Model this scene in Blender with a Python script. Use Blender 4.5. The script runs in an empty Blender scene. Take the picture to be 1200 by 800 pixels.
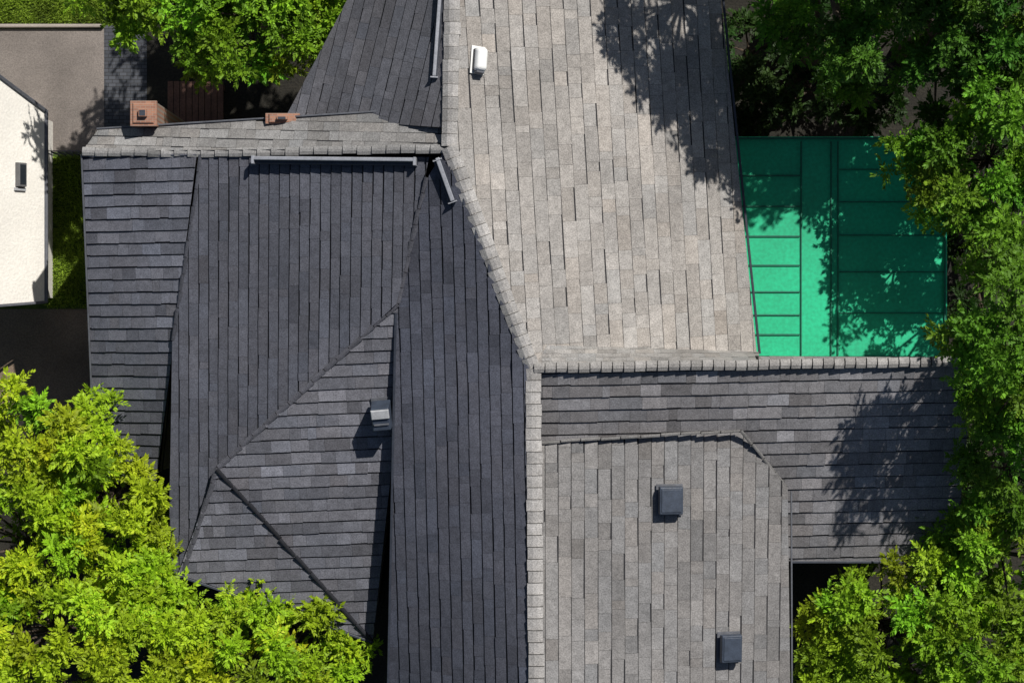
import bpy, math, random
import numpy as np
from mathutils import Vector, Quaternion
random.seed(7); rng=np.random.default_rng(11)
S=bpy.context.scene
HC=50.5; ZR=7.5; PXM=60.0
def W(px,py,z):
    k=(HC-z)/(HC-ZR)/PXM
    return ((px-600)*k,(400-py)*k,z)
# ---------------------------------------------------------------- materials
def newmat(name):
    m=bpy.data.materials.new(name); m.use_nodes=True
    nt=m.node_tree; b=nt.nodes['Principled BSDF']; return m,nt,b
def N(nt,t,**kw):
    n=nt.nodes.new(t)
    for k,v in kw.items(): setattr(n,k,v)
    return n
def noisy(name,col,var=0.25,scale=3.0,rough=0.85,fine=60,bump=0.3,bdist=0.01,metal=0.0,col2=None):
    m,nt,b=newmat(name)
    geo=N(nt,'ShaderNodeNewGeometry')
    n1=N(nt,'ShaderNodeTexNoise'); n1.inputs['Scale'].default_value=scale; n1.inputs['Detail'].default_value=6
    n2=N(nt,'ShaderNodeTexNoise'); n2.inputs['Scale'].default_value=fine; n2.inputs['Detail'].default_value=3
    nt.links.new(geo.outputs['Position'],n1.inputs['Vector']); nt.links.new(geo.outputs['Position'],n2.inputs['Vector'])
    r=N(nt,'ShaderNodeValToRGB'); c=col
    c2=col2 if col2 else tuple(x*(1+var) for x in c)
    r.color_ramp.elements[0].position=.3; r.color_ramp.elements[1].position=.7
    r.color_ramp.elements[0].color=(*[x*(1-var) for x in c],1); r.color_ramp.elements[1].color=(*c2,1)
    nt.links.new(n1.outputs['Fac'],r.inputs['Fac'])
    mr=N(nt,'ShaderNodeMapRange'); mr.inputs[1].default_value=.3; mr.inputs[2].default_value=.7; mr.inputs[3].default_value=1-var; mr.inputs[4].default_value=1+var
    nt.links.new(n2.outputs['Fac'],mr.inputs[0])
    mx=N(nt,'ShaderNodeMix',data_type='RGBA',blend_type='MULTIPLY'); mx.inputs[0].default_value=1
    nt.links.new(r.outputs[0],mx.inputs[6]); nt.links.new(mr.outputs[0],mx.inputs[7])
    nt.links.new(mx.outputs[2],b.inputs['Base Color'])
    b.inputs['Roughness'].default_value=rough; b.inputs['Metallic'].default_value=metal
    bp=N(nt,'ShaderNodeBump'); bp.inputs['Strength'].default_value=bump; bp.inputs['Distance'].default_value=bdist
    nt.links.new(n2.outputs['Fac'],bp.inputs['Height']); nt.links.new(bp.outputs[0],b.inputs['Normal'])
    return m
def shingle_mat():
    m,nt,b=newmat('asphalt_shingle')
    at=N(nt,'ShaderNodeAttribute',attribute_name='tint')
    geo=N(nt,'ShaderNodeNewGeometry')
    def ns(sc,det,lo,hi):
        n=N(nt,'ShaderNodeTexNoise'); n.inputs['Scale'].default_value=sc; n.inputs['Detail'].default_value=det
        nt.links.new(geo.outputs['Position'],n.inputs['Vector'])
        mr=N(nt,'ShaderNodeMapRange'); mr.inputs[1].default_value=.3; mr.inputs[2].default_value=.7
        mr.inputs[3].default_value=lo; mr.inputs[4].default_value=hi
        nt.links.new(n.outputs['Fac'],mr.inputs[0]); return n,mr
    n1,a=ns(38,4,.68,1.32); n2,c=ns(.5,5,.88,1.12); n3,d=ns(7,4,.86,1.14)
    cur=at.outputs['Color']
    for q in (a,c,d):
        mx=N(nt,'ShaderNodeMix',data_type='RGBA',blend_type='MULTIPLY'); mx.inputs[0].default_value=1
        nt.links.new(cur,mx.inputs[6]); nt.links.new(q.outputs[0],mx.inputs[7]); cur=mx.outputs[2]
    nt.links.new(cur,b.inputs['Base Color']); b.inputs['Roughness'].default_value=.9
    b.inputs['Specular IOR Level'].default_value=.25
    bp=N(nt,'ShaderNodeBump'); bp.inputs['Strength'].default_value=.5; bp.inputs['Distance'].default_value=.008
    nt.links.new(n1.outputs['Fac'],bp.inputs['Height']); nt.links.new(bp.outputs[0],b.inputs['Normal'])
    return m
def leaf_mat():
    m=bpy.data.materials.new('leaf'); m.use_nodes=True; nt=m.node_tree; nt.nodes.clear()
    o=N(nt,'ShaderNodeOutputMaterial'); at=N(nt,'ShaderNodeAttribute',attribute_name='tint')
    p=N(nt,'ShaderNodeBsdfPrincipled'); p.inputs['Roughness'].default_value=.6; p.inputs['Specular IOR Level'].default_value=.25
    t=N(nt,'ShaderNodeBsdfTranslucent'); mx=N(nt,'ShaderNodeMixShader'); mx.inputs[0].default_value=.22
    nt.links.new(at.outputs['Color'],p.inputs['Base Color']); nt.links.new(at.outputs['Color'],t.inputs['Color'])
    nt.links.new(p.outputs[0],mx.inputs[1]); nt.links.new(t.outputs[0],mx.inputs[2]); nt.links.new(mx.outputs[0],o.inputs[0])
    return m
M_sh=shingle_mat(); M_leaf=leaf_mat()
M_under=noisy('roof_underlay',(.015,.015,.018),.3,4)
M_wall=noisy('stucco_wall',(.34,.30,.25),.12,1.5,.9,40)
M_white=noisy('white_render',(.76,.73,.67),.07,.9,.8,18,.5,.02)
M_glass,_,gb=newmat('window_glass'); gb.inputs['Base Color'].default_value=(.02,.025,.03,1); gb.inputs['Roughness'].default_value=.08
M_frame=noisy('frame_paint',(.12,.12,.12),.1,4,.5)
M_metal=noisy('galvanised_metal',(.32,.33,.36),.15,5,.5,30,.1,metal=.2)
M_dark=noisy('dark_metal',(.03,.035,.048),.2,6,.5,30,.2)
M_vent=noisy('vent_blue_black',(.040,.052,.075),.2,6,.45,50,.2)
M_vgrey=noisy('vent_grey',(.10,.105,.12),.2,6,.6,50,.2)
M_vlight=noisy('vent_light_grey',(.36,.37,.38),.15,6,.6,50,.2)
M_wvent=noisy('white_plastic',(.78,.78,.76),.05,6,.5,50,.1)
M_bark=noisy('bark',(.07,.05,.035),.35,6,.95,30,.8,.03)
M_grass=noisy('grass_ground',(.045,.085,.012),.45,1.3,.95,40,.8,.03,col2=(.11,.17,.02))
M_blade=noisy('grass_blade',(.20,.30,.02),.35,2,.7,30,.1)
M_conc=noisy('concrete',(.175,.152,.136),.25,.9,.9,35,.4)
M_drive=noisy('old_driveway',(.19,.14,.10),.25,.8,.95,30,.5)
M_curb=noisy('curb_concrete',(.33,.29,.25),.12,2,.9,35,.4)
M_shade_soil=noisy('shade_soil',(.018,.016,.011),.4,1.5,.95,20,.8,.03)  # near-black base colour paints the shade under the trees onto the ground
M_wood=noisy('deck_wood',(.13,.065,.045),.25,3,.8,20,.3)
def brick_mat():
    m,nt,b=newmat('brick'); geo=N(nt,'ShaderNodeTexCoord'); br=N(nt,'ShaderNodeTexBrick')
    br.inputs['Scale'].default_value=5; br.inputs['Color1'].default_value=(.36,.175,.11,1); br.inputs['Color2'].default_value=(.25,.12,.08,1)
    br.inputs['Mortar'].default_value=(.27,.22,.18,1); nt.links.new(geo.outputs['Object'],br.inputs['Vector'])
    nt.links.new(br.outputs['Color'],b.inputs['Base Color']); b.inputs['Roughness'].default_value=.9; return m
M_brick=brick_mat()
M_green=noisy('green_roof_paint',(.004,.42,.20),.14,.7,.6,14,.15); M_green2=noisy('green_batten_paint',(.002,.13,.075),.14,.7,.6,14,.15)
def paver_mat():
    m,nt,b=newmat('pavers'); geo=N(nt,'ShaderNodeNewGeometry'); br=N(nt,'ShaderNodeTexBrick')
    br.inputs['Scale'].default_value=3; br.inputs['Color1'].default_value=(.045,.05,.06,1); br.inputs['Color2'].default_value=(.08,.085,.10,1)
    br.inputs['Mortar'].default_value=(.02,.02,.02,1); nt.links.new(geo.outputs['Position'],br.inputs['Vector'])
    nt.links.new(br.outputs['Color'],b.inputs['Base Color']); b.inputs['Roughness'].default_value=.85; return m
M_paver=paver_mat()
# ---------------------------------------------------------------- helpers
def mkobj(name,verts,faces,mats,parent=None,tint=None,smooth=False):
    me=bpy.data.meshes.new(name)
    me.from_pydata([tuple(map(float,v)) for v in verts],[],faces)
    for m in (mats if isinstance(mats,(list,tuple)) else [mats]): me.materials.append(m)
    if tint is not None:
        a=me.attributes.new('tint','FLOAT_COLOR','FACE')
        arr=np.ones((len(faces),4),dtype=np.float32); arr[:,:3]=np.array(tint)
        a.data.foreach_set('color',arr.ravel())
    if smooth: me.polygons.foreach_set('use_smooth',[True]*len(me.polygons))
    me.update(); o=bpy.data.objects.new(name,me); S.collection.objects.link(o)
    if parent: o.parent=parent
    return o
def empty(name,loc=(0,0,0)):
    e=bpy.data.objects.new(name,None); S.collection.objects.link(e); e.location=loc; e.empty_display_size=.3; return e
def poly_clip(sub,clip):
    out=sub; n=len(clip)
    for i in range(n):
        a=clip[i]; b=clip[(i+1)%n]; ex,ey=b[0]-a[0],b[1]-a[1]
        inp=out; out=[]
        if not inp: return []
        d=[ex*(p[1]-a[1])-ey*(p[0]-a[0]) for p in inp]
        for j in range(len(inp)):
            k=(j+1)%len(inp)
            if d[j]>=0: out.append(inp[j])
            if (d[j]>=0)!=(d[k]>=0):
                t=d[j]/(d[j]-d[k]); p,q=inp[j],inp[k]
                out.append((p[0]+t*(q[0]-p[0]),p[1]+t*(q[1]-p[1])))
    return out
def area(p): return .5*sum(p[i][0]*p[(i+1)%len(p)][1]-p[(i+1)%len(p)][0]*p[i][1] for i in range(len(p)))
def ccw(p): return p if area(p)>0 else p[::-1]
def lsqz(pts):
    w=np.array([W(*p) for p in pts]); 
    A=np.c_[np.ones(len(w)),w[:,0],w[:,1]]
    if len(w)>3: A=np.c_[A,w[:,0]*w[:,1]]
    c=np.linalg.lstsq(A,w[:,2],rcond=None)[0]
    if len(w)>3: return lambda x,y:c[0]+c[1]*x+c[2]*y+c[3]*x*y
    return lambda x,y:c[0]+c[1]*x+c[2]*y
def zat(f,px,py,z0=6.0):
    z=z0
    for _ in range(8):
        w=W(px,py,z); z=f(w[0],w[1])
    return z
def ruledz(L,R):
    l=np.array([W(*p) for p in L])[::-1]; r=np.array([W(*p) for p in R])[::-1]
    def f(x,y):
        xl=np.interp(y,l[:,1],l[:,0]); zl=np.interp(y,l[:,1],l[:,2]); xr=np.interp(y,r[:,1],r[:,0]); zr=np.interp(y,r[:,1],r[:,2])
        t=(x-xl)/max(xr-xl,.3); return zl+(zr-zl)*min(max(t,-.1),1.1)
    return f
def ruledy(T,B):
    t_=np.array([W(*p) for p in T]); b_=np.array([W(*p) for p in B])
    def f(x,y):
        yt=np.interp(x,t_[:,0],t_[:,1]); zt=np.interp(x,t_[:,0],t_[:,2]); yb=np.interp(x,b_[:,0],b_[:,1]); zb=np.interp(x,b_[:,0],b_[:,2])
        s=(y-yt)/(yb-yt); return zt+(zb-zt)*min(max(s,-.05),1.05)
    return f
house=empty('shingle_roof_house')
def facet(name,pts,zf,down,exposure,tabs,col,var=.1,pieces=None,thick=.03,lift=0,gap=.026,wall=True,inset=.93,skirt=.2,kgap=.004,jag=.02,drop=.004):
    zfun=lambda x,y:zf(x,y)+lift
    world=ccw([W(*p)[:2] for p in pts])
    if pieces is None: pcs=[world]
    else: pcs=[ccw([W(*p)[:2] for p in q]) for q in pieces]
    dx,dy=down; l=math.hypot(dx,dy); vx,vy=dx/l,dy/l; ux,uy=-vy,vx
    allp=[p for q in pcs for p in q]
    U=[p[0]*ux+p[1]*uy for p in allp]; V=[p[0]*vx+p[1]*vy for p in allp]
    verts=[];faces=[];tint=[]
    v=min(V)-random.random()*exposure
    while v<max(V):
        u=min(U)-random.random()*tabs[1]
        cv=random.gauss(1,var*.35)
        ew=exposure*random.uniform(.97,1.03)
        while u<max(U):
            L=random.uniform(tabs[0],tabs[1]); 
            if random.random()<.35: L*=.55
            v0=v; v1=v+ew-gap+random.choice((0,0,-jag,jag*.4))*random.uniform(.5,1); u0,u1=u,u+L-kgap
            jj=random.uniform(-.004,.004)
            cvx=[(u0,v0),(u1,v0),(u1,v1+jj),(u0,v1-jj)]
            rect=ccw([(a*ux+b*vx,a*uy+b*vy) for a,b in cvx])
            k=cv*random.gauss(1,var); r_=random.random()
            if r_<.14: k*=1-1.5*var
            elif r_>.9: k*=1+var
            warm=random.gauss(0,.014)
            tc=(col[0]*k*(1+warm),col[1]*k,col[2]*k*(1-warm))
            th=thick*random.uniform(.85,1.2)
            for pc in pcs:
                q=poly_clip(rect,pc)
                if len(q)<3 or abs(area(q))<.0008: continue
                b0=len(verts); n=len(q)
                for p in q:
                    s=((p[0]*vx+p[1]*vy)-v0)/ew
                    verts.append((p[0],p[1],zfun(*p)+.006+th*s))
                for p in q: verts.append((p[0],p[1],zfun(*p)-.012))
                faces.append(list(range(b0,b0+n))); tint.append(tc)
                for i in range(n):
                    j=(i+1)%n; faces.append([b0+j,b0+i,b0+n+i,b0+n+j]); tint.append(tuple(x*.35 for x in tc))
            u+=L
        v+=ew
    mkobj(name+'_shingles',verts,faces,M_sh,house,tint)
    verts=[];faces=[];g=.4
    for pc in pcs:
        x0=min(p[0] for p in pc);x1=max(p[0] for p in pc);y0=min(p[1] for p in pc);y1=max(p[1] for p in pc)
        x=x0
        while x<x1:
            y=y0
            while y<y1:
                q=poly_clip([(x,y),(x+g,y),(x+g,y+g),(x,y+g)],pc)
                if len(q)>=3:
                    b0=len(verts); verts+=[(p[0],p[1],zfun(*p)-drop) for p in q]; faces.append(list(range(b0,b0+len(q))))
                y+=g
            x+=g
    n=len(world)
    for i in range(n):
        a=world[i]; b=world[(i+1)%n]; m=max(1,int(math.hypot(a[0]-b[0],a[1]-b[1])/.4))
        for k in range(m):
            p=[a[0]+(b[0]-a[0])*k/m,a[1]+(b[1]-a[1])*k/m]; q=[a[0]+(b[0]-a[0])*(k+1)/m,a[1]+(b[1]-a[1])*(k+1)/m]
            b0=len(verts); verts+=[(*p,zfun(*p)-.008),(*q,zfun(*q)-.008),(*q,zfun(*q)-skirt-drop),(*p,zfun(*p)-skirt-drop)]
            faces.append([b0,b0+3,b0+2,b0+1])
    mkobj(name+'_deck',verts,faces,M_under,house)
    if wall:
        cx=sum(p[0] for p in world)/n; cy=sum(p[1] for p in world)/n
        verts=[];faces=[]
        ins=[(cx+(p[0]-cx)*inset,cy+(p[1]-cy)*inset) for p in world]
        for i in range(n):
            a=ins[i];b=ins[(i+1)%n];b0=len(verts)
            verts+=[(*a,0),(*b,0),(*b,zfun(*b)-.1),(*a,zfun(*a)-.1)]; faces.append([b0,b0+1,b0+2,b0+3])
        mkobj(name+'_wall',verts,faces,M_wall,house)
    return zfun
TAN_LIT=(.312,.292,.272)  # slope colours carry light and shade: pale where sunlit, dark blue-grey where averted
def zAf(x,y):
    w0=W(528,0,7.5)[0]; return 7.5-.56*(x-w0)
ZL=zAf(W(625,432,6.6)[0],0)
zAe=zat(zAf,888,420,4.3)
A=[(530,-90,7.5),(836,-90,zat(zAf,836,0,4.3)),(888,427,zAe),(624,430,ZL),(527,172,7.5)]
facet('east_slope',A,zAf,(1,.06),.28,(.25,.85),TAN_LIT,.07,gap=.013)
fB=ruledz([(521,178,7.4),(503,205,7.2),(465,358,6.25),(455,850,4.25)],[(522,177,7.5),(622,432,ZL),(626,850,ZL)])
facet('west_slope_lower',[(521,176,7.4),(503,205,7.2),(465,358,6.25),(455,850,4.25),(626,850,ZL),(622,432,ZL)],fB,(-1,-.02),.225,(.25,.8),(.068,.072,.092),.075,gap=.018,jag=.014)  # west-side shade and bluish skylight are mixed into this dark colour
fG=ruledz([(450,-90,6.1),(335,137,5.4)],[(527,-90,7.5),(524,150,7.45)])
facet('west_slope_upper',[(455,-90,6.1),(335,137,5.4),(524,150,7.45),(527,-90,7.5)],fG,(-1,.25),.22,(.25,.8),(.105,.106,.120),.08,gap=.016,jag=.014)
F=[(97,177,5.3),(520,174,7.4),(521,127,6.9),(115,152,4.95)]
facet('north_strip',F,lsqz(F),(.05,1),.2,(.25,.6),(.215,.208,.202),.09,inset=.9,gap=.014)
Cz=[(503,184,7.2),(235,182,6.0),(203,400,4.9),(465,356,6.3),(255,548,4.85),(198,690,3.85)]
zC=lsqz(Cz)
e1=zat(zC,236,182);e2=zat(zC,203,400);e3=zat(zC,200,560)
fE=ruledz([(97,179,5.28),(113,565,2.9)],[(236,181,e1+.04),(205,385,e2+.02),(186,565,e3-.75)])
facet('south_slope_far_left',[(97,179,5.28),(237,181,e1),(205,390,e2),(188,565,e3-.75),(113,565,2.9)],fE,(.0,-1),.25,(.25,.65),(.120,.123,.145),.13,gap=.02,jag=.012)  # darker colour includes the shade of a south-facing slope
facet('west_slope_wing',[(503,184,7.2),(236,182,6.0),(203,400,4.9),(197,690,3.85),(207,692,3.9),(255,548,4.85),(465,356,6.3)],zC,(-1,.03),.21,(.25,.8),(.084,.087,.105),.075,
  pieces=[[(503,184,7.2),(236,182,6.0),(203,400,4.9),(200,548,4.4),(255,548,4.85),(465,356,6.3)],[(200,548,4.4),(255,548,4.85),(207,692,3.9),(197,690,3.85)]],inset=.9,gap=.02,jag=.014)  # shade of the west face deepens the shingle colour here
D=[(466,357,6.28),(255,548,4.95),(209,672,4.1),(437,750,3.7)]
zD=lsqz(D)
facet('south_slope_wing',D+[(464,500,5.4)],zD,(.04,-1),.25,(.25,.65),(.128,.129,.147),.12,inset=.9,gap=.018,jag=.012)  # shingle colour darkened for the side turned from the sun
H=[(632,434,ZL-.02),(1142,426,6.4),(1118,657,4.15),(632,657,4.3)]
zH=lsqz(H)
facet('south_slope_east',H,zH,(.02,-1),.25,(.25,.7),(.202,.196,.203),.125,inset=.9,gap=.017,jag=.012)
n1=zat(zAf,641,405);n2=zat(zAf,889,412,4.2)
Nn=[(626,431,ZL+.03),(889,427,6.52),(889,412,n2),(641,404,n1)]
facet('north_strip_east',Nn,ruledy(Nn[:2],[(641,404,n1+.02),(889,412,n2+.02)]),(0,1),.08,(.25,.4),(.27,.258,.245),.08,wall=False,thick=.004,gap=.002,drop=.8,jag=.004,kgap=.002)
Nn2=[(889,427,6.52),(1142,424,6.4),(1142,419,5.6),(889,417,5.6)]
facet('north_strip_far_east',Nn2,ruledy(Nn2[:2],[Nn2[3],Nn2[2]]),(0,1),.085,(.3,.5),(.25,.24,.23),.08,wall=False,thick=.004,gap=.005,drop=.5)
I=[(634,519,6.0),(868,505,5.95),(921,570,5.35),(926,850,4.9),(634,850,6.5)]
zI=lsqz(I)
facet('east_slope_lower',I,zI,(1,.0),.27,(.25,.85),(.208,.2,.195),.075,lift=.08,inset=.93,gap=.016)
# ---------------------------------------------------------------- ridge caps
def caps(name,path,hw,ln,sL,sR,col,var=.1,lift=.03,gap=.013):
    P=[Vector(W(*p)) for p in path]; verts=[];faces=[];tint=[]
    for a,b in zip(P[:-1],P[1:]):
        d=b-a; L=d.length; n=max(1,round(L/ln)); d.normalize(); side=Vector((d.y,-d.x,0)).normalized()
        for i in range(n):
            p=a+d*(L*i/n); q=a+d*(L*(i+1)/n-gap); k=random.gauss(1,var); c=tuple(x*k for x in col)
            w=hw*random.uniform(.95,1.05); sk=random.uniform(-.012,.012)
            r=[]
            for pt,h in ((p,.05),(q,.012)):
                for t,s in ((-1,sL),(-.3,sL),(.3,sR),(1,sR)):
                    z=pt.z+lift+h-abs(t)*w*s; 
                    if abs(t)<.5: z=pt.z+lift+h-.2*w*s
                    v=pt+side*(t*w+sk); r.append((v.x,v.y,z))
            b0=len(verts); verts+=r+[(x,y,z-.07) for x,y,z in r]
            for j in range(3): faces.append([b0+j,b0+j+1,b0+5+j,b0+4+j]); tint.append(c)
            for e in ([0,1,9,8],[1,2,10,9],[2,3,11,10],[3,7,15,11],[4,0,8,12],[5,4,12,13],[6,5,13,14],[7,6,14,15]):
                faces.append([b0+x for x in e]); tint.append(tuple(x*.35 for x in c))
            m0=len(verts)
            for pt in (q,q+d*(gap+.01)):
                for t,s in ((-1,sL),(0,0),(1,sR)):
                    v=pt+side*(t*w*.97+sk); verts.append((v.x,v.y,pt.z+lift-.01-abs(t)*w*s))
            faces+= [[m0,m0+1,m0+4,m0+3],[m0+1,m0+2,m0+5,m0+4]]; tint+=[tuple(x*.25 for x in c)]*2
    return mkobj(name,verts,faces,M_sh,house,tint)
CAP=(.36,.345,.33)
caps('ridge_cap_upper',[(532,-90,7.5),(527,172,7.5)],.155,.24,.45,.5,CAP)
caps('hip_cap_bend',[(527,172,7.5),(624,432,ZL)],.155,.24,.4,.45,CAP)
caps('ridge_cap_lower',[(625,432,ZL),(629,850,ZL)],.155,.24,.3,.25,CAP)
caps('ridge_cap_east',[(626,431,ZL+.04),(889,427,6.57),(1142,423,6.46)],.10,.22,.6,.5,(.25,.24,.23))
caps('ridge_cap_west',[(97,178,5.3),(236,179,5.98),(522,174,7.42)],.085,.3,.4,.4,(.24,.235,.23))
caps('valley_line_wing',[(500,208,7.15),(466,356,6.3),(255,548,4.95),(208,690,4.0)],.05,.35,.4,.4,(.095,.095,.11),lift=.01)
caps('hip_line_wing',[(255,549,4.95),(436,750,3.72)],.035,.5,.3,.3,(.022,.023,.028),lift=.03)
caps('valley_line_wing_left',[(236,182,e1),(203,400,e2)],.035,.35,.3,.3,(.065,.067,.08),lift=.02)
caps('valley_line_east',[(634,518,6.1),(868,504,6.02),(921,570,5.42)],.03,.4,.4,.4,(.16,.155,.15),lift=.05)
def bar(name,a,b,w,h,mat,parent,zoff=0,bevel=.008):
    a=Vector(W(*a)); b=Vector(W(*b)); d=(b-a); L=d.length; d.normalize(); s=Vector((d.y,-d.x,0)).normalized(); up=s.cross(d)
    if up.z<0: up=-up
    vs=[]
    for t in (0,L):
        for x,z in ((-w/2,0),(w/2,0),(w/2,h),(-w/2,h)): 
            v=a+d*t+s*x+up*(z+zoff); vs.append(v)
    o=mkobj(name,vs,[[0,1,2,3],[7,6,5,4],[0,4,5,1],[1,5,6,2],[2,6,7,3],[3,7,4,0]],mat,parent)
    if bevel:
        m=o.modifiers.new('b','BEVEL'); m.width=bevel; m.segments=2
    return o
bar('drip_edge_east',(838,-90,zat(zAf,838,0,4.3)),(890,414,zAe),.05,.06,M_dark,house)
bar('drip_edge_i',(927,575,5.35),(928,850,4.95),.035,.05,M_vgrey,house)
bar('drip_edge_b',(454,850,4.25),(464,362,6.2),.05,.07,M_dark,house)
bar('drip_edge_e',(96,180,5.25),(112,565,2.9),.035,.06,M_vgrey,house)
bar('drip_edge_f',(114,151,4.95),(521,126,6.9),.035,.05,M_vgrey,house)
bar('drip_edge_h',(927,658,4.2),(1118,658,4.15),.05,.06,M_dark,house)
bar('drip_edge_d',(209,674,4.1),(437,752,3.7),.05,.06,M_dark,house)
def ridge_vent(a,b,w,h,z=0):
    e=empty('ridge_vent'); 
    bar('base',a,b,w,h*.5,M_dark,e,zoff=z)
    a2=(a[0],a[1]-2,a[2]); b2=(b[0],b[1]-2,b[2])
    bar('cover',a2,b2,w*.5,h*.45,M_metal,e,zoff=z+h*.52,bevel=.015)
    for t in (0.0,1):
        p=tuple(a[i]+(b[i]-a[i])*t for i in range(3)); q=tuple(a[i]+(b[i]-a[i])*(t+(.015 if t<.5 else -.015)) for i in range(3))
        bar('end_cap',p,q,w*1.1,h*1.0,M_metal,e,zoff=z)
    return e
ridge_vent((298,188,6.32),(490,190,7.1),.15,.18,.02)
ridge_vent((512,186,7.38),(530,236,7.18),.17,.18,.0)
ridge_vent((517,-20,7.35),(509,92,7.25),.14,.16,.02)
# ---------------------------------------------------------------- vents
def frustum(name,sx,sy,tx,ty,z0,z1,mat,parent,off=(0,0),bev=.02):
    vs=[(-sx,-sy,z0),(sx,-sy,z0),(sx,sy,z0),(-sx,sy,z0),(-tx+off[0],-ty+off[1],z1),(tx+off[0],-ty+off[1],z1),(tx+off[0],ty+off[1],z1),(-tx+off[0],ty+off[1],z1)]
    o=mkobj(name,vs,[[3,2,1,0],[4,5,6,7],[0,1,5,4],[1,2,6,5],[2,3,7,6],[3,0,4,7]],mat,parent)
    if bev: m=o.modifiers.new('b','BEVEL'); m.width=bev; m.segments=3
    return o
def normal_of(f,x,y):
    e=.05; return Vector((-(f(x+e,y)-f(x-e,y))/(2*e),-(f(x,y+e)-f(x,y-e))/(2*e),1)).normalized()
def roof_vent(px,py,zf,sx,sy,h,mtop,mbody,rot=0,style='box'):
    z=6.0
    for _ in range(5):
        w=W(px,py,z); z=zf(w[0],w[1])
    e=empty('roof_vent',(w[0],w[1],z+.02)); n=normal_of(zf,w[0],w[1])
    q=Vector((0,0,1)).rotation_difference(n); e.rotation_mode='QUATERNION'
    e.rotation_quaternion=q@Quaternion((0,0,1),rot)
    frustum('flashing',sx*1.1,sy*1.1,sx*1.09,sy*1.09,.02,.035,mbody,e,bev=.004)
    frustum('neck',sx*.85,sy*.85,sx*.85,sy*.85,.03,h*.6,M_dark,e)
    if style=='box':
        frustum('hood',sx,sy,sx*.95,sy*.95,h*.5,h,mtop,e,bev=.02)
        frustum('cap_plate',sx*.82,sy*.82,sx*.8,sy*.8,h+.002,h+.02,mtop,e,bev=.008)
    elif style=='slant':
        frustum('hood',sx,sy,sx*.9,sy*.85,h*.2,h,mtop,e,off=(0,.02),bev=.02)
        frustum('cap_plate',sx*.95,sy*.36,sx*.85,sy*.32,h+.002,h+.05,M_vlight,e,off=(0,0),bev=.01).location=(0,sy*.5,0)
        frustum('louver',sx*.8,.02,sx*.7,.015,h+.002,h+.03,M_vgrey,e,bev=.004).location=(0,-sy*.3,0)
    else:
        frustum('hood',sx,sy,sx*.75,sy*.82,h*.4,h,mtop,e,bev=.06)
        frustum('mouth',sx*.7,.05,sx*.6,.03,h*.35,h*.75,M_vgrey,e,bev=.01).location=(0,-sy*.95,0)
    return e
roof_vent(784,585,lambda x,y:zI(x,y)+.1,.25,.29,.26,M_vent,M_vgrey)
roof_vent(853,757,lambda x,y:zI(x,y)+.1,.225,.29,.26,M_vent,M_vgrey)
roof_vent(449,481,zD,.20,.28,.55,M_vent,M_vgrey,rot=.1,style='slant')
roof_vent(559,71,zAf,.14,.25,.26,M_wvent,M_wvent,rot=-.08,style='round')
# ---------------------------------------------------------------- chimneys
def chimney(px,py,ztop,sx,sy,zb):
    w=W(px,py,ztop); e=empty('brick_chimney',(w[0],w[1],0))
    frustum('stack',sx,sy,sx,sy,zb,ztop-.12,M_brick,e,bev=.01)
    frustum('corbel',sx*1.08,sy*1.08,sx*1.08,sy*1.08,ztop-.12,ztop,M_brick,e,bev=.01)
    frustum('crown',sx*.9,sy*.9,sx*.8,sy*.8,ztop,ztop+.04,M_brick,e,bev=.01)
    frustum('flue',sx*.35,sy*.35,sx*.32,sy*.32,ztop+.04,ztop+.14,M_brick,e,bev=.01)
    frustum('flue_opening',sx*.24,sy*.24,sx*.24,sy*.24,ztop+.142,ztop+.146,M_dark,e,bev=0)
chimney(168,133,5.7,.25,.24,0); chimney(331,139,6.1,.32,.10,4)
# ---------------------------------------------------------------- white house
def box(n,x0,x1,y0,y1,z0,z1,m,par,bev=0):
    o=mkobj(n,[(x0,y0,z0),(x1,y0,z0),(x1,y1,z0),(x0,y1,z0),(x0,y0,z1),(x1,y0,z1),(x1,y1,z1),(x0,y1,z1)],
          [[3,2,1,0],[4,5,6,7],[0,1,5,4],[1,2,6,5],[2,3,7,6],[3,0,4,7]],m,par)
    if bev: q=o.modifiers.new('b','BEVEL'); q.width=bev; q.segments=2
    return o
wh=empty('white_house')
ze=1.5; zt=3.7
P1=W(52,130,ze);P2=W(52,353,ze);P3=W(-62,362,zt);P4=W(-62,44,zt)
xw=P1[0]
vs=[P1,P2,P3,P4,(P3[0]-6,P3[1],zt+.6),(P4[0]-6,P4[1],zt+.6),(P4[0]-8,P1[1],ze),(P3[0]-8,P2[1],ze)]
mkobj('roof',vs,[[0,3,2,1],[3,5,4,2],[0,6,5,3],[1,2,4,7]],M_white,wh)  # guessed roof plane, tilted so the white face catches more sun
box('walls',P3[0]-7.7,xw-.12,P2[1]+.1,P1[1]-.1,0,ze-.06,M_white,wh)
box('gutter',xw-.02,xw+.07,P2[1]-.03,P1[1]+.03,ze-.1,ze-.015,M_vgrey,wh,.02)
nv=(Vector(P2)-Vector(P1)).cross(Vector(P4)-Vector(P1)).normalized()
if nv.z<0: nv=-nv
bar('hip_flashing',(53,129,ze+.02),(-62,43,zt+.02),.07,.05,M_vgrey,wh)
bar('verge_flashing',(53,354,ze+.02),(-62,363,zt+.02),.06,.05,M_vgrey,wh)
zz=ze+(zt-ze)*(52-22)/(114); c=Vector(W(22,205,zz))
we=empty('roof_window',c+nv*.02); we.parent=wh; we.rotation_mode='QUATERNION'; we.rotation_quaternion=Vector((0,0,1)).rotation_difference(nv)
frustum('frame',.12,.27,.11,.26,0,.12,M_frame,we,bev=.01); frustum('glass',.08,.22,.08,.22,.121,.126,M_glass,we,bev=0)
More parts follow.
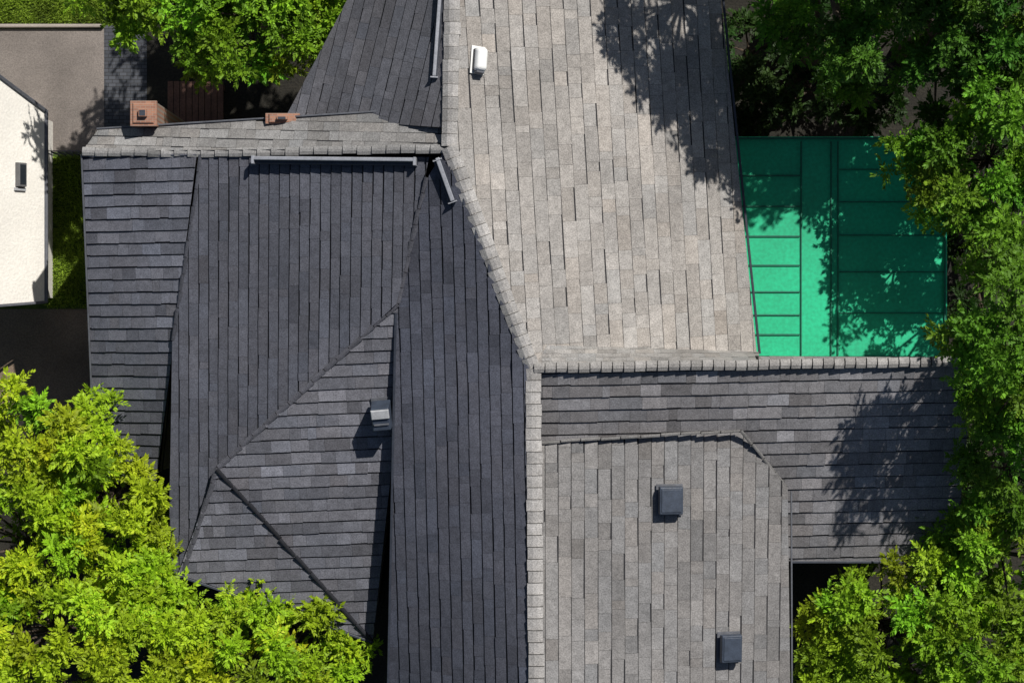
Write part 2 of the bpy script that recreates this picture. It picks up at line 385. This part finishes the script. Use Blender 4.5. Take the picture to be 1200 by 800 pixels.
frustum('sill_flashing',.16,.035,.15,.03,0,.05,M_vlight,we,bev=.005).location=(0,-.32,0)
# ---------------------------------------------------------------- green roofed shed
sh=empty('green_roof_shed'); zg=2.8
g0=W(855,160,zg); g1=W(1110,421,zg)
box('walls',g0[0]+.15,g1[0]-.15,g1[1]+.15,g0[1]-.15,0,zg-.12,M_wall,sh)
box('roof_panel',g0[0],g1[0],g1[1],g0[1],zg-.12,zg,M_green,sh,.02)
def gb_(n,px0,py0,px1,py1,h=.03,mat=M_green2):
    a=W(px0,py0,zg);b=W(px1,py1,zg); box(n,a[0],b[0],b[1],a[1],zg+.002,zg+h,mat,sh,.004)
for x in (938,973,981): gb_('rib',x,166,x+1.6,416,.04)
for y in (205,241,276,310,341,368,391): gb_('batten_left',862,y,937,y+1.9)
for y in (198,236,275,318,366): gb_('batten_right',983.5,y,1107,y+1.3,.02)
for (x,y,x2,y2) in ((857,161,1108,163.5),(857,417,1108,420),(857,164,859,416),(1106,164,1108,416)): gb_('edge_trim',x,y,x2,y2,.05,M_green2)
fe=empty('metal_fence'); a=W(52,178,.9); b=W(92,174,.9)
for i in range(6):
    x=a[0]+(b[0]-a[0])*i/5; box('post',x-.015,x+.015,a[1]-.015,a[1]+.015,0,.9,M_vgrey,fe,.004)
for z in (.2,.8): box('rail',a[0],b[0],a[1]+.017,a[1]+.035,z,z+.03,M_vgrey,fe)
# ---------------------------------------------------------------- ground
mkobj('ground',[(-400,-400,0),(400,-400,0),(400,400,0),(-400,400,0)],[[0,1,2,3]],M_grass)
def sheet(name,pts,z,mat):
    q=ccw([W(*p,z)[:2] for p in pts]); return mkobj(name,[(*p,z) for p in q],[list(range(len(q)))],mat)
sheet('shade_soil',[(560,-300),(1500,-300),(1500,1000),(560,1000)],.004,M_shade_soil)
sheet('shade_soil',[(-200,482),(560,482),(560,1000),(-200,1000)],.004,M_shade_soil)
sheet('driveway',[(-300,34),(122,34),(122,178),(-300,178)],.008,M_conc)
sheet('paver_path',[(122,30),(172,30),(172,200),(122,200)],.012,M_paver)
sheet('yard_shade_sheet',[(172,-60),(420,-60),(420,200),(172,200)],.006,M_shade_soil)  # dark sheet paints the shaded yard ground near black
sheet('old_driveway',[(-300,362),(140,362),(140,478),(-300,478)],.008,M_drive)
c0=W(-300,33,0); c1=W(122,29,0); box('kerb',c0[0],c1[0],c0[1],c1[1],0,.12,M_curb,None,.02)
dk=empty('wooden_deck'); a=W(196,95,0.6); b=W(262,160,.6)
n=9
for i in range(n):
    x=a[0]+(b[0]-a[0])*i/n; box('board',x,x+(b[0]-a[0])/n-.015,b[1],a[1],.5,.55,M_wood,dk,.005)
for x in (a[0]+.05,b[0]-.15):
    for y in (a[1]-.15,b[1]+.05): box('leg',x,x+.1,y,y+.1,0,.498,M_wood,dk)
def grass(name,px0,py0,px1,py1,n):
    a=W(px0,py0,0); b=W(px1,py1,0)
    x=rng.uniform(a[0],b[0],n); y=rng.uniform(b[1],a[1],n); th=rng.uniform(0,6.28,n); h=rng.uniform(.05,.13,n)
    lx=rng.normal(0,.04,n); ly=rng.normal(0,.04,n); w=.012
    V=np.zeros((n,3,3)); V[:,0]=np.c_[x-w*np.cos(th),y-w*np.sin(th),np.zeros(n)]; V[:,1]=np.c_[x+w*np.cos(th),y+w*np.sin(th),np.zeros(n)]; V[:,2]=np.c_[x+lx,y+ly,h]
    me=bpy.data.meshes.new(name); me.from_pydata(V.reshape(-1,3).tolist(),[],np.arange(3*n).reshape(-1,3).tolist()); me.materials.append(M_blade)
    o=bpy.data.objects.new(name,me); S.collection.objects.link(o)
grass('grass',-60,-60,122,27,22000); grass('grass',54,184,140,360,16000)
# ---------------------------------------------------------------- trees
def cluster_template(seed):
    r=np.random.default_rng(seed); out=[]
    ns=8
    for s in range(ns):
        th=2*math.pi*s/ns+r.uniform(-.35,.35); el=r.uniform(-.25,.6) if s%3 else r.uniform(.6,1.3)
        d=np.array([math.cos(th)*math.cos(el),math.sin(th)*math.cos(el),math.sin(el)])
        L=r.uniform(.2,.40); up=np.array([0,0,1.]); sd=np.cross(d,up); sd/=np.linalg.norm(sd)+1e-6
        nl=11
        for i in range(nl):
            t=(i+1)/nl; p=d*L*t+np.array([0,0,-.10*t*t]); sg=1 if i%2 else -1
            ld=d*(.55+.6*t)+sd*sg*(1.0-.7*t)+np.array([0,0,r.uniform(-.4,.15)]); ld/=np.linalg.norm(ld)
            ll=r.uniform(.075,.13); nn=up+r.normal(0,.45,3); ws=np.cross(ld,nn); ws/=np.linalg.norm(ws)+1e-6
            w=ll*.24; mid=p+ld*ll*.45; fold=np.cross(ws,ld)*.01
            out.append([p,mid+ws*w+fold,p+ld*ll,mid-ws*w+fold])
    return np.array(out)
TPL=[cluster_template(i) for i in range(6)]
def cyl(verts,faces,a,b,r0,r1,n=7):
    a=Vector(a);b=Vector(b);d=(b-a).normalized(); s=d.orthogonal().normalized(); t=d.cross(s); b0=len(verts)
    for p,r in ((a,r0),(b,r1)):
        for i in range(n):
            an=2*math.pi*i/n; verts.append(p+s*(r*math.cos(an))+t*(r*math.sin(an)))
    for i in range(n): j=(i+1)%n; faces.append([b0+i,b0+j,b0+n+j,b0+n+i])
def tree(kind,lobes,col,nsub=10,scale=1.0,trunk=None):
    e=empty(kind); L=[(np.array(W(px,py,z)),r) for px,py,z,r in lobes]
    c=np.mean([l[0] for l in L],axis=0)
    tx,ty=(c[0],c[1]) if trunk is None else W(*trunk,0)[:2]
    vs=[];fs=[]; zt=max(.5,c[2]*.5); cyl(vs,fs,(tx,ty,0),(tx+.1,ty,zt),.26 if c[2]>2 else .08,.18 if c[2]>2 else .06,10)
    allV=[];allC=[]
    for ctr,r in L:
        cyl(vs,fs,(tx+.1,ty,zt),tuple(ctr-np.array([0,0,r*.4])),.13 if c[2]>2 else .05,.05)
        n=max(4,int(nsub*r*r)); subs=[]; tries=0
        while len(subs)<n and tries<n*30:
            tries+=1; d=rng.normal(0,1,3); d/=np.linalg.norm(d)
            if d[2]<-.35: continue
            p=ctr+d*r*rng.uniform(.7,1.05)*np.array([1,1,.8])
            if all(np.linalg.norm((p-q)[:2])>.36 or abs(p[2]-q[2])>.8 for q,_ in subs): subs.append((p,d))
        for p0,d0 in subs:
            cyl(vs,fs,tuple(ctr-np.array([0,0,r*.4])),tuple(p0),.035,.012,5)
            bk=max(.55,rng.normal(1,.22)); hue=rng.normal(0,.12); sr=rng.uniform(.3,.52); m=int(rng.integers(5,9))
            for _ in range(m):
                dd=rng.normal(0,1,3); dd/=np.linalg.norm(dd); dd[2]=abs(dd[2])*.9-.15
                o_=dd*sr*rng.uniform(.4,1.0); pos=p0+o_*np.array([1,1,.7])
                T=TPL[rng.integers(len(TPL))]*(scale*rng.uniform(.7,1.2)); th=rng.uniform(0,6.28)
                zax=d0*.5+dd*.5+np.array([0,0,.9]); zax/=np.linalg.norm(zax)
                xa=np.cross([math.cos(th),math.sin(th),.1],zax); xa/=np.linalg.norm(xa); ya=np.cross(zax,xa)
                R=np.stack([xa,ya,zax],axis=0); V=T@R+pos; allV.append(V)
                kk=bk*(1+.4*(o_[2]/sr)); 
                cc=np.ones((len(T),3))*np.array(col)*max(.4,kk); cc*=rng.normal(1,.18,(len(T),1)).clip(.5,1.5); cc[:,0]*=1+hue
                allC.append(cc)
    V=np.concatenate(allV).reshape(-1,3); C=np.concatenate(allC); nf=len(C)
    me=bpy.data.meshes.new('foliage'); me.vertices.add(len(V)); me.vertices.foreach_set('co',V.astype(np.float32).ravel())
    me.loops.add(nf*4); me.loops.foreach_set('vertex_index',np.arange(nf*4,dtype=np.int32))
    me.polygons.add(nf); me.polygons.foreach_set('loop_start',np.arange(0,nf*4,4,dtype=np.int32)); me.polygons.foreach_set('loop_total',np.full(nf,4,dtype=np.int32))
    at=me.attributes.new('tint','FLOAT_COLOR','FACE'); C4=np.ones((nf,4),dtype=np.float32); C4[:,:3]=C.clip(0.004,.6); at.data.foreach_set('color',C4.ravel())
    me.materials.append(M_leaf); me.update(calc_edges=True); me.validate()
    o=bpy.data.objects.new('foliage',me); S.collection.objects.link(o); o.parent=e
    mkobj('trunk_and_limbs',vs,fs,M_bark,e,smooth=True)
    return e
YG=(.265,.39,.012); MG=(.10,.215,.012); DG=(.05,.12,.010); UN_SHADE=(.02,.05,.008)  # last colour is near black: understory shade painted into the leaves
tree('maple_tree',[(50,545,4.6,1.5),(125,590,4.4,1.3),(30,640,4.8,1.5),(120,515,4.2,.8),(165,630,4,.6)],YG,nsub=8)
tree('maple_tree',[(60,740,4.9,1.8),(165,675,4.3,.9),(185,760,4.6,1.4)],YG,nsub=8)
tree('maple_tree',[(290,775,4.3,1.3),(235,725,4.0,.9),(375,795,3.9,.9),(290,715,3.9,.6),(350,745,3.8,.7),(400,775,3.7,.5)],YG,nsub=8)
tree('maple_tree',[(205,-10,5.2,1.4),(290,15,5.2,1.3),(390,-30,5.3,1.2),(265,-80,5.5,1.2),(145,-20,5,.8),(240,50,4.9,.7),(345,25,5.0,.9),(420,0,5.2,.6)],(.15,.275,.012))
tree('maple_tree',[(430,-170,6.5,1.6),(360,-150,6,1.5),(300,-150,5.5,1.3)],MG,nsub=8)
tree('maple_tree',[(1165,185,5.4,1.5),(1125,225,5,.8),(1195,110,5.8,1.4),(1190,275,5.6,1.1),(1090,170,4.6,.6)],MG,nsub=8)
tree('maple_tree',[(1185,365,8.3,1.3),(1205,450,7.2,1.4),(1160,470,6.0,.7),(1185,550,5.6,1.1)],MG,nsub=8)
tree('maple_tree',[(1015,-120,8.8,1.5),(935,-210,9.2,1.6),(940,-125,8.8,.8),(1105,-140,8.5,1.6),(1005,-35,8.0,.9),(990,55,7.4,.4)],DG)
tree('maple_tree',[(925,45,4.6,.8),(1030,60,5.0,.9),(960,-20,5,1.0),(985,85,4.4,.5)],(.09,.20,.012),nsub=7)
tree('maple_tree',[(1110,20,6,1.2),(1180,10,6.3,1.4),(1080,-60,6.5,1.4),(1100,90,5,.8)],DG,nsub=8)
tree('shrub',[(880,60,1.0,.8),(950,105,1.0,.8),(1020,110,1.0,.8),(885,125,1.0,.6),(960,30,1,.8)],UN_SHADE,nsub=8)  # filler shrubs added to darken the ground, shade painted in leaf colour
tree('shrub',[(1140,180,1.2,.9),(1150,260,1.2,.9),(1150,340,1.2,.9),(1160,420,1.2,.9),(1165,500,1.2,.9),(1160,580,1.2,.9)],UN_SHADE,nsub=6)
tree('maple_tree',[(1040,735,4.0,1.6),(1110,690,4.3,1.3),(1000,790,3.8,1.2),(1140,790,4.4,1.5),(975,740,3.6,.6)],(.18,.31,.012),nsub=8)
tree('maple_tree',[(1180,650,4.8,1.3),(1200,750,4.5,1.3),(1150,610,4.3,.8)],(.13,.25,.012),nsub=8)
tree('shrub',[(850,800,3.6,.45),(905,810,3.0,.5)],(.18,.31,.014))
# ---------------------------------------------------------------- light, sky, camera
el=math.radians(48); az=math.radians(34)
sd=Vector((math.sin(az)*math.cos(el),math.cos(az)*math.cos(el),math.sin(el)))
sun=bpy.data.lights.new('sun','SUN'); sun.energy=5.0; sun.angle=math.radians(.5); sun.color=(1,.965,.91)
so=bpy.data.objects.new('sun',sun); S.collection.objects.link(so); so.rotation_mode='QUATERNION'; so.rotation_quaternion=sd.to_track_quat('Z','Y')
w=bpy.data.worlds.new('World'); S.world=w; w.use_nodes=True; nt=w.node_tree; bg=nt.nodes['Background']
sk=nt.nodes.new('ShaderNodeTexSky'); sk.sky_type='NISHITA'; sk.sun_disc=False; sk.sun_elevation=el; sk.sun_rotation=az
nt.links.new(sk.outputs[0],bg.inputs[0]); bg.inputs[1].default_value=.05
cam=bpy.data.cameras.new('camera'); co=bpy.data.objects.new('camera',cam); S.collection.objects.link(co)
co.location=(0,0,HC); cam.sensor_width=36; cam.lens=36*(HC-ZR)/20; cam.clip_end=2000; S.camera=co
S.view_settings.view_transform='Standard'; S.view_settings.look='None'; S.view_settings.exposure=0
